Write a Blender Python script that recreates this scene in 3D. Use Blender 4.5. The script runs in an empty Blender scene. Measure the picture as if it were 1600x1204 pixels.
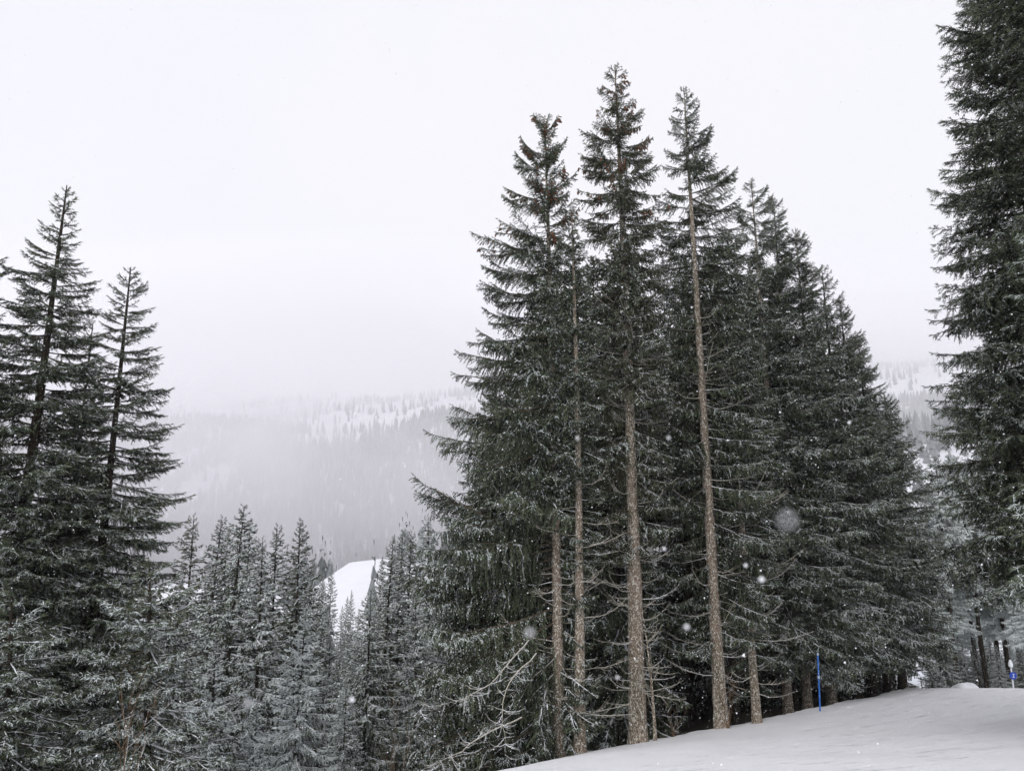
import bpy, math, random
import numpy as np
from mathutils import Matrix, Vector

SC = bpy.context.scene
COL = SC.collection
R = math.radians

# ------------------------------------------------------------------ camera, sky, sun, exposure
PITCH = R(11.5)
cam_d = bpy.data.cameras.new('camera'); cam = bpy.data.objects.new('camera', cam_d); COL.objects.link(cam)
cam_d.lens = 26.0; cam_d.sensor_width = 36.0; cam_d.clip_start = 0.05; cam_d.clip_end = 9000
cam.location = (0, 0, 0); cam.rotation_euler = (R(90) + PITCH, 0, 0)
cam_d.dof.use_dof = True; cam_d.dof.focus_distance = 24.0; cam_d.dof.aperture_fstop = 5.0
SC.camera = cam

w = bpy.data.worlds.new('World'); SC.world = w; w.use_nodes = True
nt = w.node_tree; nt.nodes.clear()
def N(t, kind, **kw):
    n = t.nodes.new(kind)
    for k, v in kw.items():
        if k in n.inputs: n.inputs[k].default_value = v
        else: setattr(n, k, v)
    return n
SUN_EL, SUN_ROT = R(42), R(200)
sky = N(nt, 'ShaderNodeTexSky', sky_type='NISHITA'); sky.sun_disc = False
sky.sun_elevation = SUN_EL; sky.sun_rotation = SUN_ROT
# the overcast: a thick, slightly uneven white cloud layer over the clear sky
tc = N(nt, 'ShaderNodeTexCoord'); nz = N(nt, 'ShaderNodeTexNoise', Scale=1.6, Detail=3.0, Roughness=0.5)
nt.links.new(tc.outputs['Generated'], nz.inputs['Vector'])
rp = N(nt, 'ShaderNodeValToRGB')
rp.color_ramp.elements[0].position = 0.3; rp.color_ramp.elements[0].color = (0.900, 0.915, 0.985, 1)
rp.color_ramp.elements[1].position = 0.7; rp.color_ramp.elements[1].color = (0.965, 0.955, 1.0, 1)
nt.links.new(nz.outputs['Fac'], rp.inputs['Fac'])
mul = N(nt, 'ShaderNodeVectorMath', operation='SCALE'); mul.inputs['Scale'].default_value = 10.2
nt.links.new(rp.outputs['Color'], mul.inputs[0])
mx = N(nt, 'ShaderNodeMix', data_type='RGBA'); mx.inputs[0].default_value = 0.965
nt.links.new(sky.outputs['Color'], mx.inputs[6]); nt.links.new(mul.outputs[0], mx.inputs[7])
bg = N(nt, 'ShaderNodeBackground', Strength=0.1); nt.links.new(mx.outputs[2], bg.inputs['Color'])
out = N(nt, 'ShaderNodeOutputWorld'); nt.links.new(bg.outputs[0], out.inputs['Surface'])

sun_d = bpy.data.lights.new('sun', 'SUN'); sun = bpy.data.objects.new('sun', sun_d); COL.objects.link(sun)
sun_d.energy = 1.5; sun_d.angle = R(40); sun_d.color = (1.0, 0.975, 0.94)
sd = Vector((math.sin(SUN_ROT) * math.cos(SUN_EL), math.cos(SUN_ROT) * math.cos(SUN_EL), math.sin(SUN_EL)))
sun.rotation_euler = (-sd).to_track_quat('-Z', 'Y').to_euler()
vs = SC.view_settings; vs.view_transform = 'Standard'; vs.look = 'None'; vs.exposure = 0.0; vs.gamma = 1.0
vs.use_curve_mapping = False
cy = SC.cycles
cy.max_bounces = 9; cy.diffuse_bounces = 3; cy.glossy_bounces = 2; cy.transmission_bounces = 2
cy.volume_bounces = 8; cy.transparent_max_bounces = 6
cy.use_denoising = True
try:
    cy.denoiser = 'OPENIMAGEDENOISE'; cy.denoising_prefilter = 'ACCURATE'; cy.denoising_input_passes = 'RGB_ALBEDO_NORMAL'
except Exception: pass

rng = np.random.default_rng(7)

# ------------------------------------------------------------------ helpers
F_PX = 1600 * 26 / 36.0
def at(px, py, Y):
    """point at forward distance Y seen at photo pixel (px, py)"""
    u = 602 - py
    yf = F_PX * math.cos(PITCH) - u * math.sin(PITCH)
    zf = F_PX * math.sin(PITCH) + u * math.cos(PITCH)
    return np.array([(px - 800) / yf * Y, Y, zf / yf * Y])

def tag(o, label=None, cat=None, group=None, kind=None):
    if label: o['label'] = label
    if cat: o['category'] = cat
    if group: o['group'] = group
    if kind: o['kind'] = kind
    return o
def empty(name, loc, rz=0.0, s=1.0):
    o = bpy.data.objects.new(name, None); o.location = loc; o.rotation_euler = (0, 0, rz); o.scale = (s, s, s)
    COL.objects.link(o); return o

def mesh(name, V, T, mats, mi=None, fattr=None, smooth=False):
    """V (n,3), T (m,3) or (m,4); mi per-face material; fattr dict of per-face floats"""
    V = np.asarray(V, dtype=np.float32); T = np.asarray(T, dtype=np.int32)
    k = T.shape[1]; m = bpy.data.meshes.new(name)
    m.vertices.add(len(V)); m.vertices.foreach_set('co', V.ravel())
    m.loops.add(T.size); m.loops.foreach_set('vertex_index', T.ravel())
    m.polygons.add(len(T)); m.polygons.foreach_set('loop_start', np.arange(0, T.size, k, dtype=np.int32))
    try: m.polygons.foreach_set('loop_total', np.full(len(T), k, dtype=np.int32))
    except Exception: pass
    for mt in mats: m.materials.append(mt)
    if mi is not None: m.polygons.foreach_set('material_index', np.asarray(mi, dtype=np.int32))
    for a, v in (fattr or {}).items():
        at_ = m.attributes.new(a, 'FLOAT', 'FACE'); at_.data.foreach_set('value', np.asarray(v, dtype=np.float32))
    m.update(calc_edges=True)
    m.polygons.foreach_set('use_smooth', np.full(len(T), smooth, dtype=bool))
    return m
def link(name, me, parent=None):
    o = bpy.data.objects.new(name, me); COL.objects.link(o)
    if parent is not None: o.parent = parent
    return o

class Geo:
    """collects triangles with material index, snow and tint values"""
    def __init__(s): s.V = []; s.T = []; s.M = []; s.S = []; s.H = []; s.n = 0
    def add(s, V, T, m, snow=0.0, tint=0.5):
        V = np.asarray(V, float).reshape(-1, 3); T = np.asarray(T, int).reshape(-1, 3)
        s.V.append(V); s.T.append(T + s.n); s.n += len(V)
        s.M.append(np.broadcast_to(m, len(T))); s.S.append(np.broadcast_to(snow, len(T))); s.H.append(np.broadcast_to(tint, len(T)))
    def arrays(s):
        return (np.concatenate(s.V), np.concatenate(s.T), np.concatenate(s.M), np.concatenate(s.S), np.concatenate(s.H))
    def mesh(s, name, mats, smooth=False):
        V, T, M, S, H = s.arrays()
        return mesh(name, V, T, mats, M, {'snow': S, 'tint': H}, smooth)

def tube(P, rad, sides=5, jitter=None, cap=True):
    P = np.asarray(P, float); n = len(P); rad = np.broadcast_to(rad, n)
    d = np.gradient(P, axis=0); d /= np.linalg.norm(d, axis=1)[:, None] + 1e-9
    ref = np.where(np.abs(d[:, 2:3]) > 0.9, np.array([[1.0, 0, 0]]), np.array([[0, 0, 1.0]]))
    a = np.cross(d, ref); a /= np.linalg.norm(a, axis=1)[:, None]; b = np.cross(d, a)
    th = np.arange(sides) * 2 * math.pi / sides
    rr = rad[:, None] * (np.ones((n, sides)) if jitter is None else jitter)
    V = P[:, None, :] + rr[..., None] * (np.cos(th)[None, :, None] * a[:, None, :] + np.sin(th)[None, :, None] * b[:, None, :])
    i = np.arange(n - 1)[:, None] * sides; j = np.arange(sides)[None, :]; j2 = (j + 1) % sides
    q = np.stack([i + j, i + j2, i + sides + j2, i + sides + j], -1).reshape(-1, 4)
    T = np.concatenate([q[:, [0, 1, 2]], q[:, [0, 2, 3]]])
    V = V.reshape(-1, 3)
    if cap:
        V = np.vstack([V, P[-1] + d[-1] * rad[-1]]); k = len(V) - 1; e = (n - 1) * sides
        T = np.vstack([T, [[e + x, e + (x + 1) % sides, k] for x in range(sides)]])
    return V, T

def norm(v): return v / (np.linalg.norm(v, axis=-1, keepdims=True) + 1e-9)
def spikes(B, D, L, rad, full=False):
    """spindle sprigs: B base, D unit dir, L length, rad radius, all (n,...)"""
    n = len(B); ref = np.where(np.abs(D[:, 2:3]) > 0.85, np.array([[1.0, 0, 0]]), np.array([[0, 0, 1.0]]))
    a = norm(np.cross(D, ref)); b = np.cross(D, a)
    rot = rng.uniform(0, 2 * math.pi, n)
    ring = []
    for k in range(3):
        t = rot + k * 2.0944
        ring.append(B + D * (L * 0.3)[:, None] + rad[:, None] * (np.cos(t)[:, None] * a + np.sin(t)[:, None] * b))
    tip = B + D * L[:, None]
    V = np.stack([B] + ring + [tip], 1).reshape(-1, 3) if full else np.stack(ring + [tip], 1).reshape(-1, 3)
    if full: f = np.array([[1, 2, 4], [2, 3, 4], [3, 1, 4], [2, 1, 0], [3, 2, 0], [1, 3, 0]]); k = 5
    else: f = np.array([[0, 1, 3], [1, 2, 3], [2, 0, 3]]); k = 4
    T = (np.arange(n)[:, None, None] * k + f[None]).reshape(-1, 3)
    return V, T, len(f)
def needles(B, D, L, k=7, ln=0.022):
    n = len(B); s = rng.uniform(0.1, 1.0, (n, k))
    ref = np.where(np.abs(D[:, 2:3]) > 0.85, np.array([[1.0, 0, 0]]), np.array([[0, 0, 1.0]]))
    a = norm(np.cross(D, ref)); b = np.cross(D, a)
    t = rng.uniform(0, 2 * math.pi, (n, k))
    side = np.cos(t)[..., None] * a[:, None] + np.sin(t)[..., None] * b[:, None]
    P = B[:, None] + D[:, None] * (L[:, None] * s)[..., None]
    tip = P + (side * 0.8 + D[:, None] * 0.6) * ln * rng.uniform(.8, 1.3, (n, k))[..., None]
    e = D[:, None] * 0.0028
    V = np.stack([P - e, P + e, tip], 2).reshape(-1, 3)
    return V, np.arange(len(V)).reshape(-1, 3), k

# ------------------------------------------------------------------ materials
def mat(name):
    m = bpy.data.materials.new(name); m.use_nodes = True; m.node_tree.nodes.clear()
    t = m.node_tree; o = N(t, 'ShaderNodeOutputMaterial'); p = N(t, 'ShaderNodeBsdfPrincipled'); t.links.new(p.outputs[0], o.inputs[0])
    return m, t, p
def mixc(t, fac, a, b):
    x = N(t, 'ShaderNodeMix', data_type='RGBA')
    for s, v in ((0, fac), (6, a), (7, b)):
        if isinstance(v, (int, float)): x.inputs[s].default_value = v
        elif isinstance(v, tuple): x.inputs[s].default_value = (*v, 1)
        else: t.links.new(v, x.inputs[s])
    return x.outputs[2]
def math_(t, op, a, b=None, c=None, clamp=False):
    x = N(t, 'ShaderNodeMath', operation=op); x.use_clamp = clamp
    for i, v in enumerate((a, b, c)):
        if v is None: continue
        if isinstance(v, (int, float)): x.inputs[i].default_value = v
        else: t.links.new(v, x.inputs[i])
    return x.outputs[0]
def attr(t, n): return N(t, 'ShaderNodeAttribute', attribute_name=n).outputs['Fac']

def needle_mat(name, dark, light, bias):
    """spruce needles; dry snow sits on faces that look up, more on some sprays"""
    m, t, p = mat(name)
    oi = N(t, 'ShaderNodeObjectInfo'); g = N(t, 'ShaderNodeNewGeometry')
    sep = N(t, 'ShaderNodeSeparateXYZ'); t.links.new(g.outputs['Normal'], sep.inputs[0])
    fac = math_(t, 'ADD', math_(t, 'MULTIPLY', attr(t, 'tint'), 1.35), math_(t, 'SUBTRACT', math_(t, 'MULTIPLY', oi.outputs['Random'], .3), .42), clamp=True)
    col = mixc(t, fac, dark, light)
    oc = N(t, 'ShaderNodeSeparateColor'); t.links.new(oi.outputs['Color'], oc.inputs[0])   # object colour: r = snow load, g = brown tint
    s = math_(t, 'ADD', math_(t, 'MULTIPLY', sep.outputs['Z'], .85), attr(t, 'snow'))
    s = math_(t, 'ADD', s, oc.outputs[0])
    s = math_(t, 'MULTIPLY', math_(t, 'SUBTRACT', s, bias), 3.0, clamp=True)
    s = math_(t, 'MULTIPLY', s, .85)
    col = mixc(t, oc.outputs[1], col, (0.075, 0.045, 0.02))
    col = mixc(t, s, col, (0.74, 0.80, 0.80))
    t.links.new(col, p.inputs['Base Color']); p.inputs['Roughness'].default_value = 0.65
    p.inputs['Specular IOR Level'].default_value = 0.25
    return m
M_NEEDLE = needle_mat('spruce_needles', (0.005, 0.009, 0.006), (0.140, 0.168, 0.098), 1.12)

def wood_mat(name, dark, light, snowy):
    m, t, p = mat(name)
    g = N(t, 'ShaderNodeNewGeometry'); sep = N(t, 'ShaderNodeSeparateXYZ'); t.links.new(g.outputs['Normal'], sep.inputs[0])
    tcx = N(t, 'ShaderNodeTexCoord')
    nz = N(t, 'ShaderNodeTexNoise', Scale=14.0, Detail=4.0); t.links.new(tcx.outputs['Object'], nz.inputs['Vector'])
    col = mixc(t, nz.outputs['Fac'], dark, light)
    oi = N(t, 'ShaderNodeObjectInfo'); oc = N(t, 'ShaderNodeSeparateColor'); t.links.new(oi.outputs['Color'], oc.inputs[0])
    s = math_(t, 'ADD', math_(t, 'MULTIPLY', sep.outputs['Z'], .8), math_(t, 'MULTIPLY', nz.outputs['Fac'], 1.0))
    s = math_(t, 'ADD', s, oc.outputs[0])
    s = math_(t, 'MULTIPLY', math_(t, 'SUBTRACT', s, snowy), 5.0, clamp=True)
    t.links.new(mixc(t, s, col, (0.8, 0.83, 0.87)), p.inputs['Base Color']); p.inputs['Roughness'].default_value = 0.9
    p.inputs['Specular IOR Level'].default_value = 0.15
    return m
M_WOOD = wood_mat('spruce_branch_bark', (0.035, 0.028, 0.022), (0.11, 0.09, 0.065), 1.75)
M_DEAD = wood_mat('dead_branch_wood', (0.32, 0.29, 0.24), (0.60, 0.56, 0.48), 1.15)

def bark_mat(name, dark, mid, fleck, sc=1.0):
    m, t, p = mat(name)
    tcx = N(t, 'ShaderNodeTexCoord'); mp = N(t, 'ShaderNodeMapping'); mp.inputs['Scale'].default_value = (1, 1, .55)
    t.links.new(tcx.outputs['Object'], mp.inputs[0])
    big = N(t, 'ShaderNodeTexNoise', Scale=1.3 * sc, Detail=3.0); t.links.new(mp.outputs[0], big.inputs['Vector'])
    plate = N(t, 'ShaderNodeTexVoronoi', Scale=22.0 * sc); plate.feature = 'DISTANCE_TO_EDGE'; t.links.new(mp.outputs[0], plate.inputs['Vector'])
    fine = N(t, 'ShaderNodeTexNoise', Scale=17.0 * sc, Detail=4.0, Roughness=.8); t.links.new(mp.outputs[0], fine.inputs['Vector'])
    c = mixc(t, math_(t, 'MULTIPLY', math_(t, 'SUBTRACT', big.outputs['Fac'], .35), 3, clamp=True), dark, mid)
    c = mixc(t, math_(t, 'MULTIPLY', math_(t, 'SUBTRACT', fine.outputs['Fac'], .51), 12, clamp=True), c, fleck)
    c = mixc(t, math_(t, 'SUBTRACT', 1.0, math_(t, 'MULTIPLY', plate.outputs['Distance'], 9, clamp=True)), c, (0.03, 0.022, 0.016))
    t.links.new(c, p.inputs['Base Color']); p.inputs['Roughness'].default_value = 0.95; p.inputs['Specular IOR Level'].default_value = 0.1
    bp = N(t, 'ShaderNodeBump', Strength=.8, Distance=.02)
    t.links.new(math_(t, 'ADD', fine.outputs['Fac'], math_(t, 'MULTIPLY', plate.outputs['Distance'], 2.5)), bp.inputs['Height']); t.links.new(bp.outputs[0], p.inputs['Normal'])
    return m
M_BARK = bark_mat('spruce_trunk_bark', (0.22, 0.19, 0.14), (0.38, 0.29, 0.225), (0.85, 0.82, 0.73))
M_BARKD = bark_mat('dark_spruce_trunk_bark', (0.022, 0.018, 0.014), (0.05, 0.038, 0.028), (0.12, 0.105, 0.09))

m, t, p = mat('brown_spruce_cones'); M_CONE = m
p.inputs['Base Color'].default_value = (0.13, 0.055, 0.028, 1); p.inputs['Roughness'].default_value = .8
m, t, p = mat('settled_snow_clump'); M_SNOWC = m
p.inputs['Base Color'].default_value = (0.80, 0.84, 0.88, 1); p.inputs['Roughness'].default_value = .8
M_LINE = wood_mat('frosted_bough_bark', (0.06, 0.05, 0.036), (0.16, 0.13, 0.09), 0.95)
BRM = [M_NEEDLE, M_WOOD, M_CONE, M_LINE]

def snow_mat(name, streaks):
    m, t, p = mat(name)
    g = N(t, 'ShaderNodeNewGeometry')
    n1 = N(t, 'ShaderNodeTexNoise', Scale=0.35, Detail=4.0); t.links.new(g.outputs['Position'], n1.inputs['Vector'])
    n2 = N(t, 'ShaderNodeTexNoise', Scale=11.0, Detail=5.0, Roughness=.65); t.links.new(g.outputs['Position'], n2.inputs['Vector'])
    c = mixc(t, n1.outputs['Fac'], (0.84, 0.84, 0.87) if streaks else (0.70, 0.71, 0.75), (0.90, 0.90, 0.92) if streaks else (0.79, 0.79, 0.83))
    h = math_(t, 'MULTIPLY', n2.outputs['Fac'], 1.0)
    if streaks:
        cx = N(t, 'ShaderNodeCombineXYZ')
        t.links.new(math_(t, 'MULTIPLY', attr(t, 'along'), .22), cx.inputs[0]); t.links.new(math_(t, 'ADD', math_(t, 'MULTIPLY', attr(t, 'across'), 3.6), math_(t, 'MULTIPLY', attr(t, 'along'), .06)), cx.inputs[1])
        n3 = N(t, 'ShaderNodeTexNoise', Scale=2.6, Detail=3.0, Roughness=.6); t.links.new(cx.outputs[0], n3.inputs['Vector'])
        ln = math_(t, 'MULTIPLY', math_(t, 'SUBTRACT', n3.outputs['Fac'], .62), 14, clamp=True)      # thin ski cuts
        h = math_(t, 'ADD', h, math_(t, 'ADD', math_(t, 'MULTIPLY', n3.outputs['Fac'], .8), math_(t, 'MULTIPLY', ln, -3.0)))
    bp = N(t, 'ShaderNodeBump', Strength=.8, Distance=.09 if streaks else .05); t.links.new(h, bp.inputs['Height']); t.links.new(bp.outputs[0], p.inputs['Normal'])
    t.links.new(c, p.inputs['Base Color']); p.inputs['Roughness'].default_value = .7; p.inputs['Specular IOR Level'].default_value = 0.2
    return m
M_PISTE = snow_mat('groomed_snow', True); M_SNOW = snow_mat('fresh_snow', False)

# forest floor: fallen needles, thin snow and painted tree shade near, clean snow beyond
m, t, p = mat('forest_floor_snow'); M_FLOOR = m
g = N(t, 'ShaderNodeNewGeometry')
n1 = N(t, 'ShaderNodeTexNoise', Scale=0.7, Detail=6.0, Roughness=.7); t.links.new(g.outputs['Position'], n1.inputs['Vector'])
n2 = N(t, 'ShaderNodeTexNoise', Scale=9.0, Detail=4.0, Roughness=.7); t.links.new(g.outputs['Position'], n2.inputs['Vector'])
litter_shade = math_(t, 'MULTIPLY', math_(t, 'ADD', math_(t, 'MULTIPLY', n2.outputs['Fac'], .5), math_(t, 'SUBTRACT', attr(t, 'litter_shade'), .35)), 3.5, clamp=True)
c = mixc(t, litter_shade, (0.76, 0.79, 0.84), (0.045, 0.035, 0.022)); t.links.new(c, p.inputs['Base Color']); p.inputs['Roughness'].default_value = .9
bp = N(t, 'ShaderNodeBump', Strength=.7, Distance=.12); t.links.new(n2.outputs['Fac'], bp.inputs['Height']); t.links.new(bp.outputs[0], p.inputs['Normal'])

# ------------------------------------------------------------------ terrain
def smooth(x, a, b):
    u = np.clip((x - a) / (b - a), 0, 1); return u * u * (3 - 2 * u)
class TPS:
    def __init__(s, pts):
        P = np.array(pts, float); s.c = P[:, :2]; n = len(P)
        K = s.k(np.linalg.norm(s.c[:, None] - s.c[None], axis=-1)) + np.eye(n) * 0.02
        A = np.zeros((n + 3, n + 3)); A[:n, :n] = K; A[:n, n] = 1; A[:n, n + 1:] = s.c; A[n, :n] = 1; A[n + 1:, :n] = s.c.T
        s.w = np.linalg.solve(A, np.concatenate([P[:, 2], [0, 0, 0]]))
    @staticmethod
    def k(r): return np.where(r > 0, r * r * np.log(r + 1e-9), 0)
    def __call__(s, x, y):
        x = np.asarray(x, float); y = np.asarray(y, float); sh = x.shape; q = np.stack([x.ravel(), y.ravel()], -1); o = np.zeros(len(q))
        for i in range(0, len(q), 20000):
            b = q[i:i + 20000]; r = np.linalg.norm(b[:, None] - s.c[None], axis=-1)
            o[i:i + 20000] = s.k(r) @ s.w[:-3] + s.w[-3] + b @ s.w[-2:]
        return o.reshape(sh)
BORDER = np.array([(-14, -14), (-7, 2), (-3.4, 12), (0, 20.5), (3.9, 25.2), (7.5, 27.6), (11.3, 30.5), (15.2, 34.0), (18.8, 37.5), (23, 44), (30, 56), (40, 70)], float)
EDGEZ = {3: -0.285, 4: -0.254, 5: -0.2345, 6: -0.2145, 7: -0.200, 8: -0.1895}
E_H = {i: EDGEZ[i] * BORDER[i, 1] for i in EDGEZ}
pts = [(*BORDER[i], E_H[i]) for i in EDGEZ]
pts += [(-3.4, 12, -4.15), (-1.7, 16.2, -5.0), (-7, 2, -2.4), (0, 0, -1.6), (6.4, 10, -2.87), (0, -25, 1.5), (25, -15, 4.5), (30, 12, -.6), (16, 17, -3.4), (9.2, 15, -3.75),
        (13, 20, -4.55), (17.5, 28, -5.75), (24.5, 37, -7.1), (32, 42, -7.7), (40, 30, -4.2), (60, 42, -5),
        (23, 44, -8.9), (30, 48, -9.3), (30, 60, -12.0), (45, 62, -12), (40, 80, -14), (58, 90, -14), (60, 60, -9),
        (8, 40, -8.6), (14, 50, -10.6), (5, 60, -13.5), (20, 75, -14.5), (-6, 24, -9.2), (-6, 34, -12), (-4, 50, -16), (-14, 22, -13.5), (-13, 8, -8.5), (-25, 10, -14),
        (-22, 30, -18), (-35, 40, -24), (-15, 55, -21), (-30, 80, -28), (0, 90, -22), (-70, 60, -33), (-60, 20, -27), (-30, -10, -9), (30, 110, -18), (80, 110, -14), (0, 130, -28), (-60, 130, -36), (90, 20, 8)]
tps = TPS(pts)
def vnoise(x, y, s, seed=0):
    """cheap smooth value noise"""
    x = x / s + seed * 17.3; y = y / s + seed * 9.7; xi = np.floor(x).astype(int); yi = np.floor(y).astype(int); fx = x - xi; fy = y - yi
    fx = fx * fx * (3 - 2 * fx); fy = fy * fy * (3 - 2 * fy)
    h = lambda a, b: (np.sin(a * 127.1 + b * 311.7 + seed * 3.1) * 43758.5453) % 1.0
    return (h(xi, yi) * (1 - fx) * (1 - fy) + h(xi + 1, yi) * fx * (1 - fy) + h(xi, yi + 1) * (1 - fx) * fy + h(xi + 1, yi + 1) * fx * fy) - .5
def far_h(x, y):
    yy = np.maximum(y, 1.0); rr = np.hypot(x, y)
    a = np.interp(yy, [-3000, 100, 200, 300, 450, 700, 1000, 1400, 1520, 1800, 2300, 3300], [-20, -26, -36, -42, -60, -66, 34, 204, 236, 318, 450, 500])
    az = x / yy
    a = a + smooth(az, .12, .5) * (26 + 120 * np.exp(-((yy - 640) / 190.) ** 2)) * smooth(yy, 120, 420)
    a = a + 30 * np.exp(-(np.abs((x + 38) / 38.) ** 4 + ((yy - 285) / 55.) ** 2))
    a = a + 26 * np.exp(-(((x + 130) / 60.) ** 2 + ((yy - 330) / 80.) ** 2))
    a = a + smooth(yy, 400, 900) * (vnoise(x, yy, 260, 1) * 46 + vnoise(x, yy, 90, 2) * 14) + smooth(yy, 1350, 1700) * (x * .05)
    return a
def H(x, y):
    x = np.asarray(x, float); y = np.asarray(y, float); r = np.hypot(x, y - 30)
    b = smooth(r, 75, 150); return tps(np.clip(x, -90, 110), np.clip(y, -40, 150)) * (1 - b) + far_h(x, y) * b
# signed distance to piste border: positive on the piste side (right of the border's direction)
def border_dense():
    P = []
    for i in range(len(BORDER) - 1):
        p0 = BORDER[max(i - 1, 0)]; p1 = BORDER[i]; p2 = BORDER[i + 1]; p3 = BORDER[min(i + 2, len(BORDER) - 1)]
        for u in np.linspace(0, 1, 24, endpoint=False):
            P.append(.5 * ((2 * p1) + (-p0 + p2) * u + (2 * p0 - 5 * p1 + 4 * p2 - p3) * u * u + (-p0 + 3 * p1 - 3 * p2 + p3) * u ** 3))
    P.append(BORDER[-1]); return np.array(P)
BD = border_dense()
def sdist(x, y):
    q = np.stack([np.ravel(x), np.ravel(y)], -1); o = np.zeros(len(q)); tg = np.gradient(BD, axis=0)
    for i in range(0, len(q), 20000):
        b = q[i:i + 20000]; d = b[:, None] - BD[None]; r = np.hypot(d[..., 0], d[..., 1]); k = r.argmin(1); j = np.arange(len(b))
        o[i:i + 20000] = r[j, k] * np.sign(tg[k, 1] * d[j, k, 0] - tg[k, 0] * d[j, k, 1])
    return o.reshape(np.shape(x))
def grid(xs, ys): 
    X, Y = np.meshgrid(xs, ys); ny, nx = X.shape
    i = np.arange(ny - 1)[:, None] * nx + np.arange(nx - 1)[None]; q = np.stack([i, i + 1, i + nx + 1, i + nx], -1).reshape(-1, 4)
    return X, Y, q
def ground(x, y):
    """surface a thing stands on"""
    h = float(H(x, y)); s = float(sdist(np.array([x]), np.array([y]))[0]); return h - (0.35 if s < 0 else 0) 
# near ground (forest floor), below the groomed slope's lip
xs = np.concatenate([np.arange(-95, -30, 2.5), np.arange(-30, 45, .6), np.arange(45, 121, 2.5)]); ys = np.concatenate([np.arange(-45, 0, 3), np.arange(0, 62, .6), np.arange(62, 156, 2.5)])
X, Y, q = grid(xs, ys); S = sdist(X, Y)
Z = H(X, Y) - .35 - .5 * smooth(S, -.2, 1.5) + (vnoise(X, Y, 3, 3) * .5 + vnoise(X, Y, 1.1, 4) * .16)
floor_dark = .95 * smooth(Y, 8, 16) * (1 - smooth(Y, 66, 78)) * smooth(X, -9, -3) * (1 - smooth(X - Y * .45, 2, 7)) * np.ones_like(S)  # fallen-needle cover, widened to paint the dark shade under the trees
o = link('forest_floor', mesh('forest_floor', np.stack([X, Y, Z], -1).reshape(-1, 3), q, [M_FLOOR], smooth=True)); o['kind'] = 'structure'
a_ = o.data.attributes.new('litter_shade', 'FLOAT', 'POINT'); a_.data.foreach_set('value', floor_dark.ravel().astype(np.float32))
# groomed slope: parametrised by the border, v runs from its ragged lip to the right
lip = np.concatenate([[0.0, 0.03, .08, .14, .2, .28], np.arange(.36, 9, .17), np.arange(9, 20, .4), [20.5, 21.5, 23, 26, 30, 36, 44, 54, 66, 80]])
BD2 = []
for i in range(len(BD) - 1):
    for u in (0, .34, .67): BD2.append(BD[i] * (1 - u) + BD[i + 1] * u)
BD2 = np.array(BD2); arc = np.concatenate([[0], np.cumsum(np.linalg.norm(np.diff(BD2, axis=0), axis=1))])
rag = vnoise(arc, arc * 0, .9, 5) * .28 + vnoise(arc, arc * 0, .35, 6) * .14 + vnoise(arc, arc * 0, 3, 7) * .3
ridge = vnoise(arc, arc * 0, .7, 8) * .10 + vnoise(arc, arc * 0, .3, 9) * .05
X = BD2[:, None, 0] + (lip[None] + rag[:, None] * np.exp(-lip[None])) ; Y = np.repeat(BD2[:, None, 1], len(lip), 1) - lip[None] * .12
Z = H(X, Y) + ridge[:, None] * np.exp(-(lip[None] / .5) ** 2) - .28 * np.exp(-(lip[None] / .08) ** 2) + vnoise(X, Y, 4, 12) * .06 * smooth(lip[None], 0, 3)
A2 = .86 * X + .51 * Y; L2 = -.51 * X + .86 * Y; LD = lip[None] + 0 * X
st_ = vnoise(A2, L2 * 8, 2.6, 31) + .6 * vnoise(A2, L2 * 6, 1.8, 32)
Z = Z + (st_ * .007 + vnoise(X, Y, .8, 33) * .05 + vnoise(X, Y, .35, 34) * .008) * smooth(LD, .1, .8) * (1 - smooth(LD, 15, 20))
Z[:, 0] -= .9
n0, n1_ = X.shape; i = np.arange(n0 - 1)[:, None] * n1_ + np.arange(n1_ - 1)[None]; q = np.stack([i, i + 1, i + n1_ + 1, i + n1_], -1).reshape(-1, 4)
o = link('ski_slope', mesh('ski_slope', np.stack([X, Y, Z], -1).reshape(-1, 3), q, [M_PISTE], smooth=True)); o['kind'] = 'structure'
for nm, dat in (('along', A2), ('across', L2)): o.data.attributes.new(nm, 'FLOAT', 'POINT').data.foreach_set('value', dat.ravel().astype(np.float32))
# valley and mountainside
yb = np.concatenate([np.arange(-400, 120, 40), np.arange(120, 520, 10), np.arange(520, 1500, 20), np.arange(1500, 3400, 50)])
xb = np.concatenate([np.arange(-3000, -700, 100), np.arange(-700, -300, 25), np.arange(-300, 300, 10), np.arange(300, 900, 25), np.arange(900, 3001, 100)])
X, Y, q = grid(xb, yb); Z = H(X, Y); hole = (X > -85) & (X < 110) & (Y > -35) & (Y < 145)
Z = np.where(hole, Z - 6, Z)
o = link('mountainside', mesh('mountainside', np.stack([X, Y, Z], -1).reshape(-1, 3), q, [M_SNOW], smooth=True)); o['kind'] = 'structure'

# ------------------------------------------------------------------ haze
zt = 900.0; zb = -120.0
o = link('haze', mesh('haze', [(x, y, z) for z in (zb, zt) for x, y in ((-3050, -450), (3050, -450), (3050, 3450), (-3050, 3450))],
         [(0, 3, 2, 1), (4, 5, 6, 7), (0, 1, 5, 4), (1, 2, 6, 5), (2, 3, 7, 6), (3, 0, 4, 7)], []))
hm = bpy.data.materials.new('haze'); hm.use_nodes = True; hm.node_tree.nodes.clear(); t = hm.node_tree
ho = N(t, 'ShaderNodeOutputMaterial'); pv = N(t, 'ShaderNodeVolumePrincipled'); pv.inputs['Color'].default_value = (0.995, 0.995, 1.0, 1); pv.inputs['Density'].default_value = 0.00018
pv.inputs['Anisotropy'].default_value = 0.2
t.links.new(pv.outputs[0], ho.inputs['Volume']); o.data.materials.append(hm); o['kind'] = 'stuff'

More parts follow.
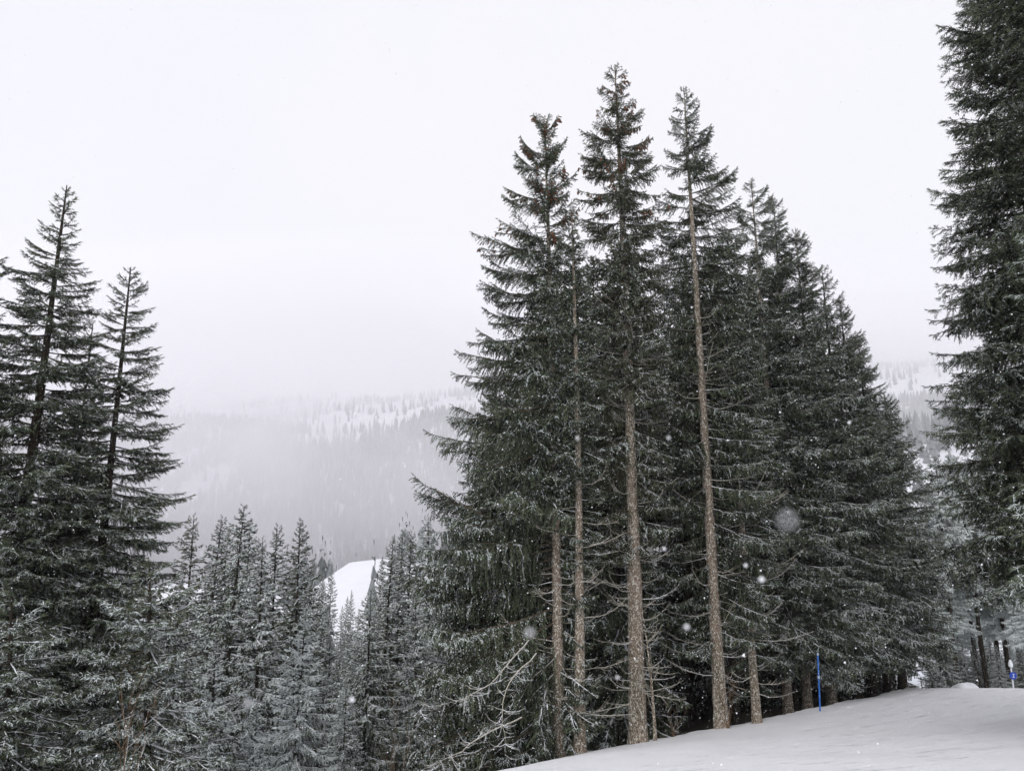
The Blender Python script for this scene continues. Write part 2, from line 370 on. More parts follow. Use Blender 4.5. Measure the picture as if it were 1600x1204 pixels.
def bank(name, label, c, rad, dens, seed):
    nu, nv = 64, 24; V = []; r = np.random.default_rng(seed); ph = r.uniform(0, 6.28, 12)
    for i in range(nv + 1):
        th = math.pi * i / nv
        for j in range(nu):
            a = 2 * math.pi * j / nu
            k = 1 + .13 * math.sin(5 * a + ph[0] + 2 * th) + .10 * math.sin(9 * a + ph[1] - 3 * th) * math.sin(th) + .10 * math.sin(4 * th + ph[2] + 3 * a) + .06 * math.sin(15 * a + ph[3] + 7 * th)
            V.append((c[0] + rad[0] * k * math.sin(th) * math.cos(a), c[1] + rad[1] * k * math.sin(th) * math.sin(a), c[2] + rad[2] * k * math.cos(th)))
    T = [(i * nu + j, (i + 1) * nu + j, (i + 1) * nu + (j + 1) % nu, i * nu + (j + 1) % nu) for i in range(nv) for j in range(nu)]
    mm = bpy.data.materials.new('mist'); mm.use_nodes = True; mm.node_tree.nodes.clear(); tt = mm.node_tree
    o_ = N(tt, 'ShaderNodeOutputMaterial'); v_ = N(tt, 'ShaderNodeVolumePrincipled'); v_.inputs['Color'].default_value = (.992, .982, 1, 1); v_.inputs['Density'].default_value = dens; v_.inputs['Anisotropy'].default_value = .2
    tt.links.new(v_.outputs[0], o_.inputs['Volume']); o = link(name, mesh(name, V, T, [mm], smooth=True)); tag(o, kind='stuff')
bank('mist_bank', '', (-80, 690, 40), (1500, 190, 190), .0025, 1)
bank('mist_bank', '', (-190, 720, 20), (190, 120, 100), .0040, 2)
bank('mist_bank', '', (-330, 780, 90), (130, 110, 70), .0040, 5)
bank('cloud_bank', '', (0, 1860, 480), (2600, 260, 300), .0020, 3)

# ------------------------------------------------------------------ spruce branch templates
def template(L, style, detail, r, lush=False):
    """one bough: x outward, z up. style: hang (curtain twigs), plate (flat sprays), lod (coarse)"""
    g = Geo(); Bs, Ds, Ls, Rs, Sn, Ti = [], [], [], [], [], []
    lod = style == 'lod'
    sp = {'hang': .078, 'plate': .078, 'lod': .12}[style] * (.86 if lush else 1)
    def shoot(b, d, l, rd, sn, ti):
        Bs.append(b); Ds.append(d); Ls.append(l); Rs.append(rd); Sn.append(min(max(sn, 0), 1.2)); Ti.append(min(max(ti, 0), 1))
    def axis(P, L, top, k2):
        n = len(P); s = np.linspace(0, 1, n)
        rad = (.0045 + .0065 * L) * (1 - s) ** .8 + .003
        V, T = tube(P, rad, 4 if not lod else 3); g.add(V, T, 1, 0, r.uniform())
        rs = np.clip(r.normal(.75, .7, n), 0, 2.0) * rad * (s > .06) * (2.4 if lod else 1.0)      # frost and snow along the top of the bough
        V, T = tube(P + np.array([0, 0, 1]) * (rad * .7)[:, None], rs * .8 + .0008, 3); g.add(V, T, 3)
        d0 = norm(np.diff(P, axis=0))
        bald = [(r.uniform(.1, .8), r.uniform(.03, .09)) for _ in range(int(r.integers(0, 3)))]
        for x in np.arange(.08 * L + .04, L * .985, sp):
            u = x / L; base = np.array([np.interp(u, s, P[:, j]) for j in range(3)]); ax_ = d0[min(int(u * (n - 1)), n - 2)]
            lat = norm(np.cross([0, 0, 1.0], ax_))
            if any(abs(u - c) < w_ for c, w_ in bald) and r.random() < .8: continue
            for side in (-1, 1):
                if r.random() < .14: continue
                l2 = k2 * (.40 * L ** .9 + .02) * (1 - u) ** .6 * min(1, (u + .15) * 2.4) * r.uniform(.4, 1.3) + .05
                l2 = min(l2 * (1.3 if lush else 1), .85)
                ang = R(r.uniform(35, 72)); d = ax_ * math.cos(ang) + lat * side * math.sin(ang) + np.array([0, 0, r.uniform(-.2, .2)])
                seg = .058 if not lod else .10
                m_ = max(2, int(l2 / seg) + 1); p0 = base; grav = {'hang': .26, 'plate': .16, 'lod': .2}[style] * r.uniform(.3, 1.6)
                sn = np.clip(r.normal(.42, .3) + .2 * u, 0, 1.1); ti = np.clip(r.normal(.35, .2), 0, 1)
                for q_ in range(m_):
                    d = d + np.array([.02, 0, -grav * (seg / .058)]) + r.normal(0, .05, 3); d = d / np.linalg.norm(d)
                    tip = q_ / m_
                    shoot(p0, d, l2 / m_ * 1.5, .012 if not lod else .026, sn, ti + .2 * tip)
                    for sg in (-1, 1):
                        if r.random() < .2: continue
                        sv = np.cross(d, [0, 0, 1.0]); sv = sv / (np.linalg.norm(sv) + 1e-6)
                        dv = d * .75 + sv * sg * r.uniform(.45, .85) + r.normal(0, .15, 3)
                        dv[2] += r.uniform(-1.25, -.1) if style == 'hang' else (-r.uniform(0, .7) if lod else r.uniform(-.8, .25))
                        dv = dv / np.linalg.norm(dv)
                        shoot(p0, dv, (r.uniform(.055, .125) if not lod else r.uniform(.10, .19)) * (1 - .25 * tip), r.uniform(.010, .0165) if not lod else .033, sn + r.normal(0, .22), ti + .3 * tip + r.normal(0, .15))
                    p0 = p0 + d * l2 / m_
        for x in np.arange(.25 * L, L, sp * .6):
            u = x / L; base = np.array([np.interp(u, s, P[:, j]) for j in range(3)]); ax_ = d0[min(int(u * (n - 1)), n - 2)]
            shoot(base, norm(ax_ + r.normal(0, .5, 3) + [0, 0, .1]), r.uniform(.05, .11), .011, r.uniform(.2, .8), r.uniform(.3, .9))
        for dy in (-.6, -.2, .2, .6):
            shoot(P[-1], norm(d0[-1] + np.array([-dy * .3, dy, r.uniform(-.1, .3)])), r.uniform(.08, .13), .012, .4, .8)
    n = max(5, int(L / .22) + 3); s = np.linspace(0, 1, n)
    sag, up = {'hang': (.20, .17), 'plate': (.12, .12), 'lod': (.20, .12)}[style]; sag *= r.uniform(.5, 1.4); up *= r.uniform(.4, 1.5)
    P = np.stack([s * L, np.cumsum(r.normal(0, .02, n)) * L * .5 * s, L * (-sag * s + up * s ** 2.6) + np.cumsum(r.normal(0, .006, n)) * L * s], -1); P[0] = 0
    forks = 0 if L < .7 else int(round(1.2 + 1.1 * L + r.uniform(-.5, .8))) if not lod else 0
    axis(P, L, True, .72 if forks else 1.0)
    for k in range(forks):
        u = r.uniform(.15, .7); base = np.array([np.interp(u, s, P[:, j]) for j in range(3)]); Lf = L * (1 - u) * r.uniform(.5, .9)
        if Lf < .3: continue
        a = R(r.uniform(18, 42)) * (1 if k % 2 else -1); nf = max(4, int(Lf / .2) + 2); sf = np.linspace(0, 1, nf)
        Q = base + np.stack([math.cos(a) * sf * Lf, math.sin(a) * sf * Lf, Lf * (-sag * sf * r.uniform(.6, 1.6) + up * .6 * sf ** 2.4)], -1) + np.cumsum(r.normal(0, .008, (nf, 3)), 0) * Lf
        axis(Q, Lf, False, .8)
    B = np.array(Bs); D = np.array(Ds); Ln = np.array(Ls); Rd = np.array(Rs); Sn = np.array(Sn); Ti = np.array(Ti)
    if detail:
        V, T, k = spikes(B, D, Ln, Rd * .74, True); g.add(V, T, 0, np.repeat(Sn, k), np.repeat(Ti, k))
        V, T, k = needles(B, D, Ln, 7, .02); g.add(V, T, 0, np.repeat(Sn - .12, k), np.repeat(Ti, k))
    else:
        V, T, k = spikes(B, D, Ln, Rd, False); g.add(V, T, 0, np.repeat(Sn, k), np.repeat(Ti, k))
    return g
def add_cones(g, L, r, num):
    W = g.V[-1]; W = W[W[:, 0] > .4 * L]
    for _ in range(num):
        b = W[int(r.integers(0, len(W)))]; P = b + np.array([[0, 0, 0], [.005, 0, -.04], [.01, 0, -.09], [.01, 0, -.13]])
        V, T = tube(P, [.012, .021, .019, .008], 5); g.add(V, T, 2)

TPL = {}
LENS = {'hang': (.24, .45, .8, 1.3, 2.0, 2.9, 4.0), 'plate': (.24, .45, .8, 1.3, 1.9, 2.6, 3.4), 'lod': (.5, 1.0, 1.7, 2.5, 3.4)}
def get_tpl(style, detail, li, v):
    key = (style, detail, li, v)
    if key not in TPL:
        r = np.random.default_rng(abs(hash((('hang', 'plate', 'lod', 'coned', 'hanglush', 'platelush').index(style), int(detail), li, v))) % (2 ** 31))
        b_ = 'hang' if style == 'coned' else style.replace('lush', ''); L = LENS[b_][li]
        g = template(L, b_, detail, r, 'lush' in style)
        if style == 'coned': add_cones(g, L, r, int(5 + 14 * L))
        TPL[key] = (g, g.mesh('spruce_bough', BRM) if style != 'lod' else None)
    return TPL[key]

# dead lower twigs: bare, curving up at the end, a few side twigs
def dead_tpl(L, r, curl):
    g = Geo(); n = 7; s = np.linspace(0, 1, n)
    P = np.stack([L * s, np.cumsum(r.normal(0, .03, n)) * L * s, L * (-.12 * s + curl * s ** 2.4) + np.cumsum(r.normal(0, .012, n)) * L], -1); P[0] = 0
    V, T = tube(P, (.005 + .006 * L) * (1 - .7 * s), 4); g.add(V, T, 0)
    for _ in range(int(4 + 6 * L)):
        u = r.uniform(.25, .95); b = np.array([np.interp(u, s, P[:, j]) for j in range(3)]); l = L * r.uniform(.12, .38) * (1.2 - u)
        d = norm(np.array([.8, r.choice([-1, 1]) * r.uniform(.3, .9), r.uniform(-.2, .5)])); q_ = np.array([b, b + d * l * .5, b + d * l + np.array([0, 0, l * .25])])
        V, T = tube(q_, [.0045, .0035, .002], 3); g.add(V, T, 0)
    return g.mesh('dead_twig', [M_DEAD])
_r = np.random.default_rng(55)
DEAD = [[dead_tpl(L, _r, c) for c in (.25, .45, .65)] for L in (.5, .9, 1.4, 2.2)]; DL = (.5, .9, 1.4, 2.2)

def put(name, me, parent, loc, az, el, roll, s, color=(0, 0, 0, 1)):
    o = bpy.data.objects.new(name, me); o.parent = parent
    o.matrix_local = Matrix.Translation(loc) @ Matrix.Rotation(az, 4, 'Z') @ Matrix.Rotation(-el, 4, 'Y') @ Matrix.Rotation(roll, 4, 'X') @ Matrix.Scale(s, 4)
    o.color = color; COL.objects.link(o); return o

def trunk_mesh(name, h, off, r0, bend, r, mt, sides=12, flare=True):
    n = max(8, int(h / .35)); s = np.linspace(0, 1, n)
    P = np.stack([off[0] * s + bend * np.sin(s * 3.1) , off[1] * s + bend * .5 * np.sin(s * 4), h * s], -1)
    rad = r0 * (1 - s) ** .85 * .97 + .012
    if flare: rad = rad * (1 + .28 * np.exp(-s * h / .45))
    jit = 1 + r.normal(0, .03, (n, sides)) + .04 * np.sin(np.arange(sides) * 2.1 + 1)[None] * np.ones((n, 1))
    V, T = tube(P, rad, sides, jit); return mesh(name, V, T, [mt], smooth=True), (lambda z: (np.interp(z / h, s, P[:, 0]), np.interp(z / h, s, P[:, 1]), np.interp(z / h, s, rad)))

def hero(label, top, base, Y, prof, style='hang', detail=False, r0=.25, seed=1, nb=240, snow=.0, brown=0., bare=None, bare_half=70, dead=0, dead_rng=(.05, .5), dead_len=(.5, 1.4),
         elev=((0, 50), (.1, 30), (.35, 8), (.7, -8), (1, -18)), bottom=None, mt=None, bend=.08, Yt=None, coned=0., name='spruce_tree', gap=1.0, cat='spruce tree', basez=None, open_front=False):
    """a tree whose crown profile is (photo row, half width left, half width right) at distance Y"""
    r = np.random.default_rng(seed); pb = at(*base, Y); pt = at(*top, Yt or Y)
    gz = ground(pb[0], Y) if basez is None else basez
    bx = pb[0] + (pt[0] - pb[0]) * (gz - pb[2]) / (pt[2] - pb[2])
    root = empty(name, (bx, Y, gz - .1)); tag(root, label, cat)
    h = pt[2] - gz + .1; off = (pt[0] - bx, (Yt or Y) - Y)
    tm, ax = trunk_mesh('trunk', h, off, r0, bend, r, mt or M_BARK); link('trunk', tm, root)
    rows = [(at(top[0], py, Y)[2] - gz + .1, a * Y / F_PX, b * Y / F_PX) for py, a, b in prof]
    zs = np.array([q[0] for q in rows])[::-1]; wl = np.array([q[1] for q in rows])[::-1]; wr = np.array([q[2] for q in rows])[::-1]
    zlow = zs[0] if bottom is None else at(top[0], bottom, Y)[2] - gz + .1
    zlow = max(zlow, .4); span = h - zlow; u = 0.012; az = r.uniform(0, 6.28); cnt = 0; whorl = 0
    lens = LENS['hang' if style == 'coned' else style.replace('lush', '')]
    us = (np.arange(nb) + .5) / nb; us = us ** .93
    for i, u in enumerate(us):
        if i % 5 == 0: wz = r.uniform(-.08, .08)
        z = h - span * (.008 + .992 * u) + wz * .6 + r.normal(0, .05)
        az = i * 2.39996 + r.normal(0, .35)
        az -= .17 * math.sin(2 * az)
        upper = bare is None or z > at(top[0], bare, Y)[2] - gz
        cover = upper and i % (3 if 'lush' in style else 5) == 0 and not open_front
        if cover: az = -math.pi / 2 + r.uniform(-.6, .6)
        c = math.cos(az); wR = (c + 1) / 2
        Lr = np.interp(z, zs, wr) * wR + np.interp(z, zs, wl) * (1 - wR)
        if cover: Lr *= .62
        Lr *= (1 - .12 * abs(math.sin(az))) * (r.uniform(.9, 1.05) if r.random() < .78 else r.uniform(.55, .9))
        front = -math.sin(az)                       # 1 = towards the camera
        if bare is not None:
            zb_ = at(top[0], bare, Y)[2] - gz
            if z < zb_ and front > math.cos(R(bare_half)): continue
        if gap < 1 and r.random() > gap: continue
        tu = (h - z) / h
        e = np.interp(tu * (h / max(span, 1e-3)), [q[0] for q in elev], [q[1] for q in elev]) + r.normal(0, 8)
        Lr = max(Lr * 1.0 / max(math.cos(R(e)), .72), .10 + .2 * min(1, tu * 20))
        li = int(np.argmin([abs(math.log(Lr / l)) for l in lens])); v = r.integers(0, 4)
        tu = (h - z) / h
        st_ = 'coned' if (r.random() < coned and tu < .25 and 'hang' in style) else style
        x0, y0, rr = ax(z)
        sc = min(max(Lr / lens[li], .6), 1.3)
        sn = snow + r.normal(0, .10) + .12 * (tu - .3)
        put('branch', get_tpl(st_, detail, li, int(v))[1], root, (x0, y0, z), az, R(e), r.normal(0, .22), sc, (sn, brown * r.uniform(0, 1.2), 0, 1))
    for i in range(dead):
        z = r.uniform(*dead_rng) * h; az = r.uniform(0, 2 * math.pi) if r.random() < .4 else (r.choice([0, math.pi]) + r.normal(0, .6))
        l = r.uniform(*dead_len); li = int(np.argmin([abs(l - q) for q in DL])); x0, y0, rr = ax(z)
        put('dead_branch', DEAD[li][r.integers(0, 3)], root, (x0 + math.cos(az) * rr * .8, y0 + math.sin(az) * rr * .8, z), az, R(r.uniform(-12, 14)), r.normal(0, .5), l / DL[li], (r.uniform(-.1, .5), 0, 0, 1))
    return root, ax, h

# ---- the clump in the middle
hero('dense dark spruce with reddish cones in its top, left front of the clump', (850, 185), (874, 1182), 22.5,
     [(187, 5, 5), (215, 34, 30), (265, 54, 38), (330, 86, 46), (410, 122, 54), (460, 120, 56), (520, 138, 60), (575, 158, 62), (650, 188, 64), (735, 208, 66), (850, 228, 62), (1000, 242, 55), (1160, 240, 50)],
     style='hanglush', seed=11, nb=299, r0=.17, snow=-.02, coned=.55, bare=770, bare_half=36, dead=34, dead_rng=(.04, .35), dead_len=(.7, 2.2), elev=((0, 60), (.08, 42), (.25, 22), (.5, 4), (.8, -12), (1, -24)))
hero('thin spruce with mottled bare trunk between the leftmost and the tallest clump tree', (893, 330), (906, 1165), 22.2,
     [(335, 5, 5), (420, 30, 30), (600, 50, 45), (800, 55, 50)], seed=12, nb=130, r0=.15, snow=-.05, bare=640, bare_half=88, bottom=860, dead=26, dead_rng=(.04, .5), dead_len=(.4, 1.4), mt=M_BARK)
hero('tallest spruce of the clump, olive crown and the thickest pale mottled trunk', (960, 103), (997, 1160), 24.5,
     [(106, 6, 6), (135, 20, 22), (190, 44, 46), (225, 64, 54), (270, 70, 68), (345, 74, 74), (430, 80, 78), (520, 90, 80), (640, 95, 80), (760, 80, 70), (900, 60, 60)],
     style='hanglush', seed=13, nb=299, r0=.265, snow=.0, brown=.25, coned=.3, bare=590, bare_half=48, bottom=860, dead=140, dead_rng=(.05, .62), dead_len=(.35, 1.4), bend=.12, elev=((0, 50), (.1, 26), (.35, 5), (.7, -10), (1, -22)))
hero('tall spruce with a bare straight pinkish trunk showing far up its crown', (1068, 135), (1127, 1136), 27.0,
     [(138, 5, 5), (170, 18, 18), (215, 38, 42), (260, 42, 58), (300, 50, 78), (345, 62, 94), (420, 78, 100), (520, 85, 100), (650, 95, 120), (800, 90, 120), (950, 70, 90)],
     style='hanglush', seed=14, nb=299, r0=.23, snow=-.06, bare=300, bare_half=42, bottom=1000, dead=90, dead_rng=(.06, .68), dead_len=(.4, 2.0), bend=.03, elev=((0, 52), (.1, 30), (.35, 10), (.7, -4), (1, -14)))
hero('slim spruce with a thin speckled trunk right of the bare straight trunk', (1122, 430), (1182, 1116), 27.5,
     [(435, 5, 5), (560, 50, 55), (700, 70, 80), (900, 80, 95), (1080, 40, 45)], seed=15, nb=130, r0=.15, snow=.02, bare=720, bare_half=88, dead=40, dead_rng=(.05, .5), dead_len=(.5, 2.2))
ROW = [  # receding to the right: top, base, distance, profile, words
    ((1173, 279), (1232, 1115), 33.0, [(282, 5, 5), (330, 26, 30), (420, 46, 46), (560, 70, 60), (760, 100, 90), (950, 110, 110)], 'spruce with a thin ragged top, first of the row falling away to the right'),
    ((1207, 306), (1262, 1105), 34.0, [(310, 5, 5), (360, 26, 28), (450, 50, 46), (600, 80, 70), (760, 100, 90), (950, 110, 100)], 'spruce whose pointed top stands just right of the thin ragged top'),
    ((1242, 356), (1300, 1100), 34.5, [(360, 5, 5), (410, 30, 26), (500, 60, 46), (640, 90, 76), (820, 110, 100), (1000, 110, 100)], 'frosted dark spruce third in the row falling away to the right'),
    ((1283, 414), (1340, 1096), 35.5, [(418, 5, 5), (470, 30, 26), (560, 56, 50), (700, 85, 76), (850, 100, 95), (1000, 100, 95)], 'dark dense spruce fourth in the row falling away to the right'),
    ((1312, 470), (1365, 1092), 36.0, [(473, 5, 5), (530, 28, 24), (620, 56, 46), (760, 80, 72), (900, 90, 85), (1000, 90, 85)], 'narrow dark spruce fifth in the row falling away to the right'),
    ((1340, 527), (1388, 1086), 37.0, [(530, 5, 5), (580, 26, 26), (660, 52, 46), (780, 76, 76), (900, 90, 95), (1000, 85, 85)], 'dark spruce sixth in the row falling away to the right'),
    ((1381, 616), (1411, 1084), 38.0, [(620, 5, 5), (665, 24, 30), (710, 42, 46), (780, 60, 62), (860, 76, 72), (950, 76, 70), (1010, 70, 64)], 'shortest spruce at the right end of the row, black trunk foot at the slope edge'),
]
for i, (tp, bs, Y_, pr, lab) in enumerate(ROW):
    hero(lab, tp, bs, Y_, [(a, b * 1.2, c * 1.15) for a, b, c in pr], style='hanglush' if i in (0, 3) else 'platelush', seed=30 + i, nb=230, r0=.2 if i < 6 else .22, snow=.02 + (.06 if i in (1, 2, 6) else 0), bottom=1010, dead=12,
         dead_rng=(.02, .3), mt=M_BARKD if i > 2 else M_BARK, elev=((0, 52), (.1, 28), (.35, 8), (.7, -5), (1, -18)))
# dead snag leaning against the thick trunk
r = np.random.default_rng(77)
pb = at(1024, 1158, 24.0); pt = at(1004, 960, 24.6); gz = ground(pb[0], pb[1])
root = empty('dead_sapling', (pb[0], pb[1], gz - .05)); tag(root, 'thin pale dead sapling leaning just right of the thickest trunk', 'dead tree')
hh = pt[2] - gz; tm, ax = trunk_mesh('trunk', hh, (pt[0] - pb[0], .5), .045, .06, r, M_BARK, 7); link('trunk', tm, root)
for i in range(14):
    z = r.uniform(.15, .95) * hh; x0, y0, rr = ax(z); put('branch', DEAD[int(r.integers(0, 2))][int(r.integers(0, 3))], root, (x0, y0, z), r.uniform(-1, 4), R(35), 0, .9)

# ---- the two leaning trees and their neighbours on the left, near
EL = ((0, 52), (.05, 32), (.15, 14), (.35, 3), (.7, -8), (1, -20))
hero('tallest leaning spruce on the left, open crown and dark trunk against the sky', (105, 290), (-35, 1300), 18.5,
     [(293, 4, 4), (325, 24, 16), (360, 28, 24), (400, 55, 36), (440, 78, 64), (500, 95, 84), (600, 120, 110), (720, 150, 135), (900, 160, 150), (1100, 160, 150)],
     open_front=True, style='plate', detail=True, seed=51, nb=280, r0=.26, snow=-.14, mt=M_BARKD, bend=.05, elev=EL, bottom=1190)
hero('second leaning spruce on the left with a two pronged tip', (205, 418), (112, 1204), 19.5,
     [(421, 4, 4), (455, 26, 22), (500, 34, 44), (545, 44, 56), (600, 60, 82), (650, 76, 110), (700, 90, 92), (780, 96, 122), (880, 120, 125), (1040, 140, 140), (1190, 140, 140)],
     open_front=True, style='plate', detail=True, seed=52, nb=260, r0=.20, snow=-.10, mt=M_BARKD, elev=EL, bottom=1190, gap=.92)
hero('smaller spruce standing between the two leaning spruces on the left', (146, 505), (56, 1204), 21.5,
     [(508, 4, 4), (560, 26, 26), (640, 46, 46), (740, 70, 66), (850, 95, 90), (1050, 110, 110)],
     style='plate', detail=True, seed=53, nb=170, r0=.15, snow=-.04, mt=M_BARKD, elev=EL, bottom=1150)
hero('spruce cut by the left edge of the frame', (-50, 330), (-170, 1300), 17.5,
     [(333, 4, 4), (400, 50, 56), (520, 90, 90), (650, 120, 120), (800, 150, 150), (1000, 170, 170), (1150, 170, 170)],
     style='plate', detail=True, seed=54, nb=190, r0=.24, snow=-.05, mt=M_BARKD, elev=EL, bottom=1190)
hero('low snow dusted spruce at the lower left in front of the leaning trees', (235, 880), (215, 1300), 15.5,
     [(884, 6, 6), (920, 40, 44), (980, 90, 84), (1060, 120, 110), (1180, 140, 120)],
     style='plate', detail=True, seed=55, nb=120, r0=.12, snow=.22, mt=M_BARKD, elev=EL, bottom=1290)
hero('frosted little spruce at the bottom left corner', (20, 930), (-10, 1350), 14.5,
     [(933, 6, 6), (990, 60, 60), (1080, 110, 110), (1200, 140, 140)], style='plate', detail=True, seed=56, nb=110, r0=.12, snow=.12, mt=M_BARKD, elev=EL, bottom=1290)

# ---- right edge
hero('huge dense spruce filling the right edge, its top out of the frame', (1594, -200), (1668, 1150), 17.0,
     [(-195, 5, 5), (-120, 80, 80), (0, 135, 135), (120, 148, 148), (200, 152, 152), (400, 172, 172), (560, 190, 190), (700, 194, 194), (800, 190, 190), (870, 165, 165), (920, 110, 120)],
     open_front=True, style='platelush', detail=True, seed=61, nb=290, r0=.34, snow=.02, mt=M_BARK, bottom=885, elev=((0, 50), (.15, 25), (.4, 4), (.7, -8), (1, -16)), bend=.02)
hero('dark spruce standing close behind the huge right edge spruce, filling its gaps', (1640, -120), (1720, 1150), 19.5,
     [(-115, 5, 5), (-40, 60, 60), (60, 110, 110), (200, 130, 130), (400, 150, 150), (600, 165, 165), (860, 165, 165)],
     open_front=True, style='platelush', seed=63, nb=240, r0=.3, snow=-.02, mt=M_BARKD, bottom=880, elev=((0, 50), (.15, 20), (.4, 0), (.7, -8), (1, -16)), bend=.02)
hero('nearer green spruce half outside the right edge with frosted boughs', (1706, -320), (1766, 1180), 12.5,
     [(-300, 5, 5), (-120, 120, 90), (-20, 235, 150), (20, 200, 150), (80, 110, 150), (300, 130, 160), (400, 170, 160), (600, 165, 170), (800, 185, 180), (900, 170, 150)],
     open_front=True, style='platelush', detail=True, seed=62, nb=230, r0=.3, snow=.1, mt=M_BARK, bottom=930, elev=((0, 50), (.15, 25), (.4, 0), (.7, -14), (1, -24)), bend=.02)

# ------------------------------------------------------------------ joined-crown spruces for the middle distance, copied
def proto_crown(Ht, Rb, seed, snowy, cb=.04, nb=195, pw=.85):
    r = np.random.default_rng(seed); g = Geo(); lens = LENS['lod']
    for i in range(nb):
        u = ((i + .5) / nb) ** 1.05; z = Ht - (Ht * (1 - cb)) * (.006 + .994 * u) + r.normal(0, .05)
        az = i * 2.39996 + r.normal(0, .4); L = Rb * u ** pw * r.uniform(.72, 1.12) + .2
        li = int(np.argmin([abs(math.log(L / l)) for l in lens])); G = get_tpl('lod', False, li, int(r.integers(0, 3)))[0]
        V, T, M, S_, H_ = G.arrays() if not hasattr(G, 'c') else G.c
        G.c = (V, T, M, S_, H_)
        e = R(np.interp(u, [0, .12, .4, 1], [55, 28, 4, -20]) + r.normal(0, 6)); sc = L / lens[li]
        m4 = np.array(Matrix.Rotation(az, 3, 'Z') @ Matrix.Rotation(-e, 3, 'Y') @ Matrix.Rotation(r.normal(0, .2), 3, 'X'))
        g.V.append(V @ m4.T * sc + np.array([0, 0, z])); g.T.append(T + g.n); g.n += len(V)
        g.M.append(M); g.S.append(S_ + r.normal(0, .08) + snowy); g.H.append(np.clip(H_ + r.normal(0, .15), 0, 1))
    return g.mesh('spruce_crown', BRM)
PROTO = []
for k, (Ht, Rb, sn, cb) in enumerate([(20, 4.2, 0, .04), (20, 3.4, .05, .04), (20, 4.6, -.03, .05), (20, 3.4, .0, .48), (20, 3.8, .1, .36)]):
    cr = proto_crown(Ht, Rb, 200 + k, sn, cb); r = np.random.default_rng(300 + k)
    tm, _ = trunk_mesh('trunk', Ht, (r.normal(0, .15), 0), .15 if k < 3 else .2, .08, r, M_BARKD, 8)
    PROTO.append((cr, tm, Ht))
def spruce(k, x, y, z, h, label, group=None, snow=0., brown=0., rz=None, wide=1.0, name='spruce_tree'):
    cr, tm, Ht = PROTO[k]; s = h / Ht
    o = empty(name, (x, y, z - .15)); o.scale = (s * wide, s * wide, s); o.rotation_euler = (R(random.uniform(-1.5, 1.5)), R(random.uniform(-1.5, 1.5)), random.uniform(0, 6.28) if rz is None else rz)
    tag(o, label, 'spruce tree', group)
    link('trunk', tm, o); c = link('crown', cr, o); c.color = (snow, brown, 0, 1); return o
def spruce_px(k, top, Y, label, group=None, snow=0., brown=0., basepy=None, hmax=None, wide=1.0):
    p_ = at(*top, Y); z = ground(p_[0], Y); h = p_[2] - z
    return spruce(k, p_[0], Y, z, h, label, group, snow, brown, wide=wide)
random.seed(5)
MID = [
    (1, (305, 801), 44, 'spruce with a reddish brown coned top, leftmost peak of the middle group', .0, .45),
    (1, (331, 803), 47, 'spruce peak between the reddish top and the tallest of the middle group', .05, .1),
    (2, (369, 785), 42, 'tallest pointed spruce of the left middle group', .08, .0),
    (1, (349, 822), 50, 'dark spruce tip just left of the tallest middle spruce', .0, .2),
    (0, (396, 818), 47, 'pale frosted spruce shoulder right of the tallest middle spruce', .22, .0),
    (1, (419, 835), 38, 'pale brownish spruce with drooping frosted boughs', .16, .25),
    (1, (447, 816), 45, 'dark slim spruce left of the black pointed spruce', .0, .0),
    (1, (477, 808), 43, 'black pointed spruce at the right end of the left middle group', -.05, .0),
    (2, (470, 945), 25, 'snow dusted spruce in the foreground below the black pointed one', .4, .0),
    (0, (285, 905), 34, 'olive frosted spruce beside the near left trees', .15, .2),
    (0, (345, 985), 31, 'low frosted spruce below the tallest middle spruce', .2, .1),
    (1, (523, 985), 46, 'small slender spruce standing in the gap of the valley', .1, .0),
    (1, (602, 836), 43, 'spruce peak on the left of the right middle group', .1, .2),
    (1, (622, 826), 46, 'pointed spruce in the centre of the right middle group', .08, .2),
    (1, (641, 826), 44, 'pointed spruce on the right of the right middle group', .1, .25),
    (2, (574, 915), 36, 'blue green spruce in front of the right middle group', .12, .0),
    (1, (679, 801), 60, 'pale hazy spruce peeking out beside the big clump', .3, .0),
    (1, (656, 905), 38, 'frosted spruce pressed against the left side of the big clump', .2, .1),
    (0, (545, 1060), 33, 'low blue spruce at the bottom of the valley gap', .2, .0),
    (2, (400, 1090), 27, 'spruce top at the bottom edge between the two middle groups', .25, .1),
]
random.seed(9)
for k, tp, Y_, lab, sn, br in MID: spruce_px(k, tp, Y_, lab, None, sn * 1.8 + .2, br, wide=1.25)
HAZ = [(2, (488, 872), 140, 'hazy spruce behind the gap, leftmost of the pale valley spruces'), (0, (500, 893), 150, 'pale spruce second from the left of the hazy valley spruces'), (1, (597, 868), 150, 'hazy spruce at the right side of the snow meadow'), (0, (472, 880), 120, 'hazy spruce just behind the black pointed spruce top'),
       (1, (515, 880), 130, 'hazy spruce left of the bright snow meadow'), (1, (541, 930), 170, 'faint spruce at the left foot of the snow meadow'), (1, (551, 921), 165, 'faint taller spruce at the foot of the snow meadow'),
       (1, (533, 945), 160, 'faint small spruce at the foot of the snow meadow'), (1, (561, 950), 180, 'faint spruce at the right foot of the snow meadow'), (1, (505, 905), 120, 'hazy spruce behind the black pointed spruce')]
for k, tp, Y_, lab in HAZ: spruce_px(k, tp, Y_, lab, None, .3, 0, wide=.8)
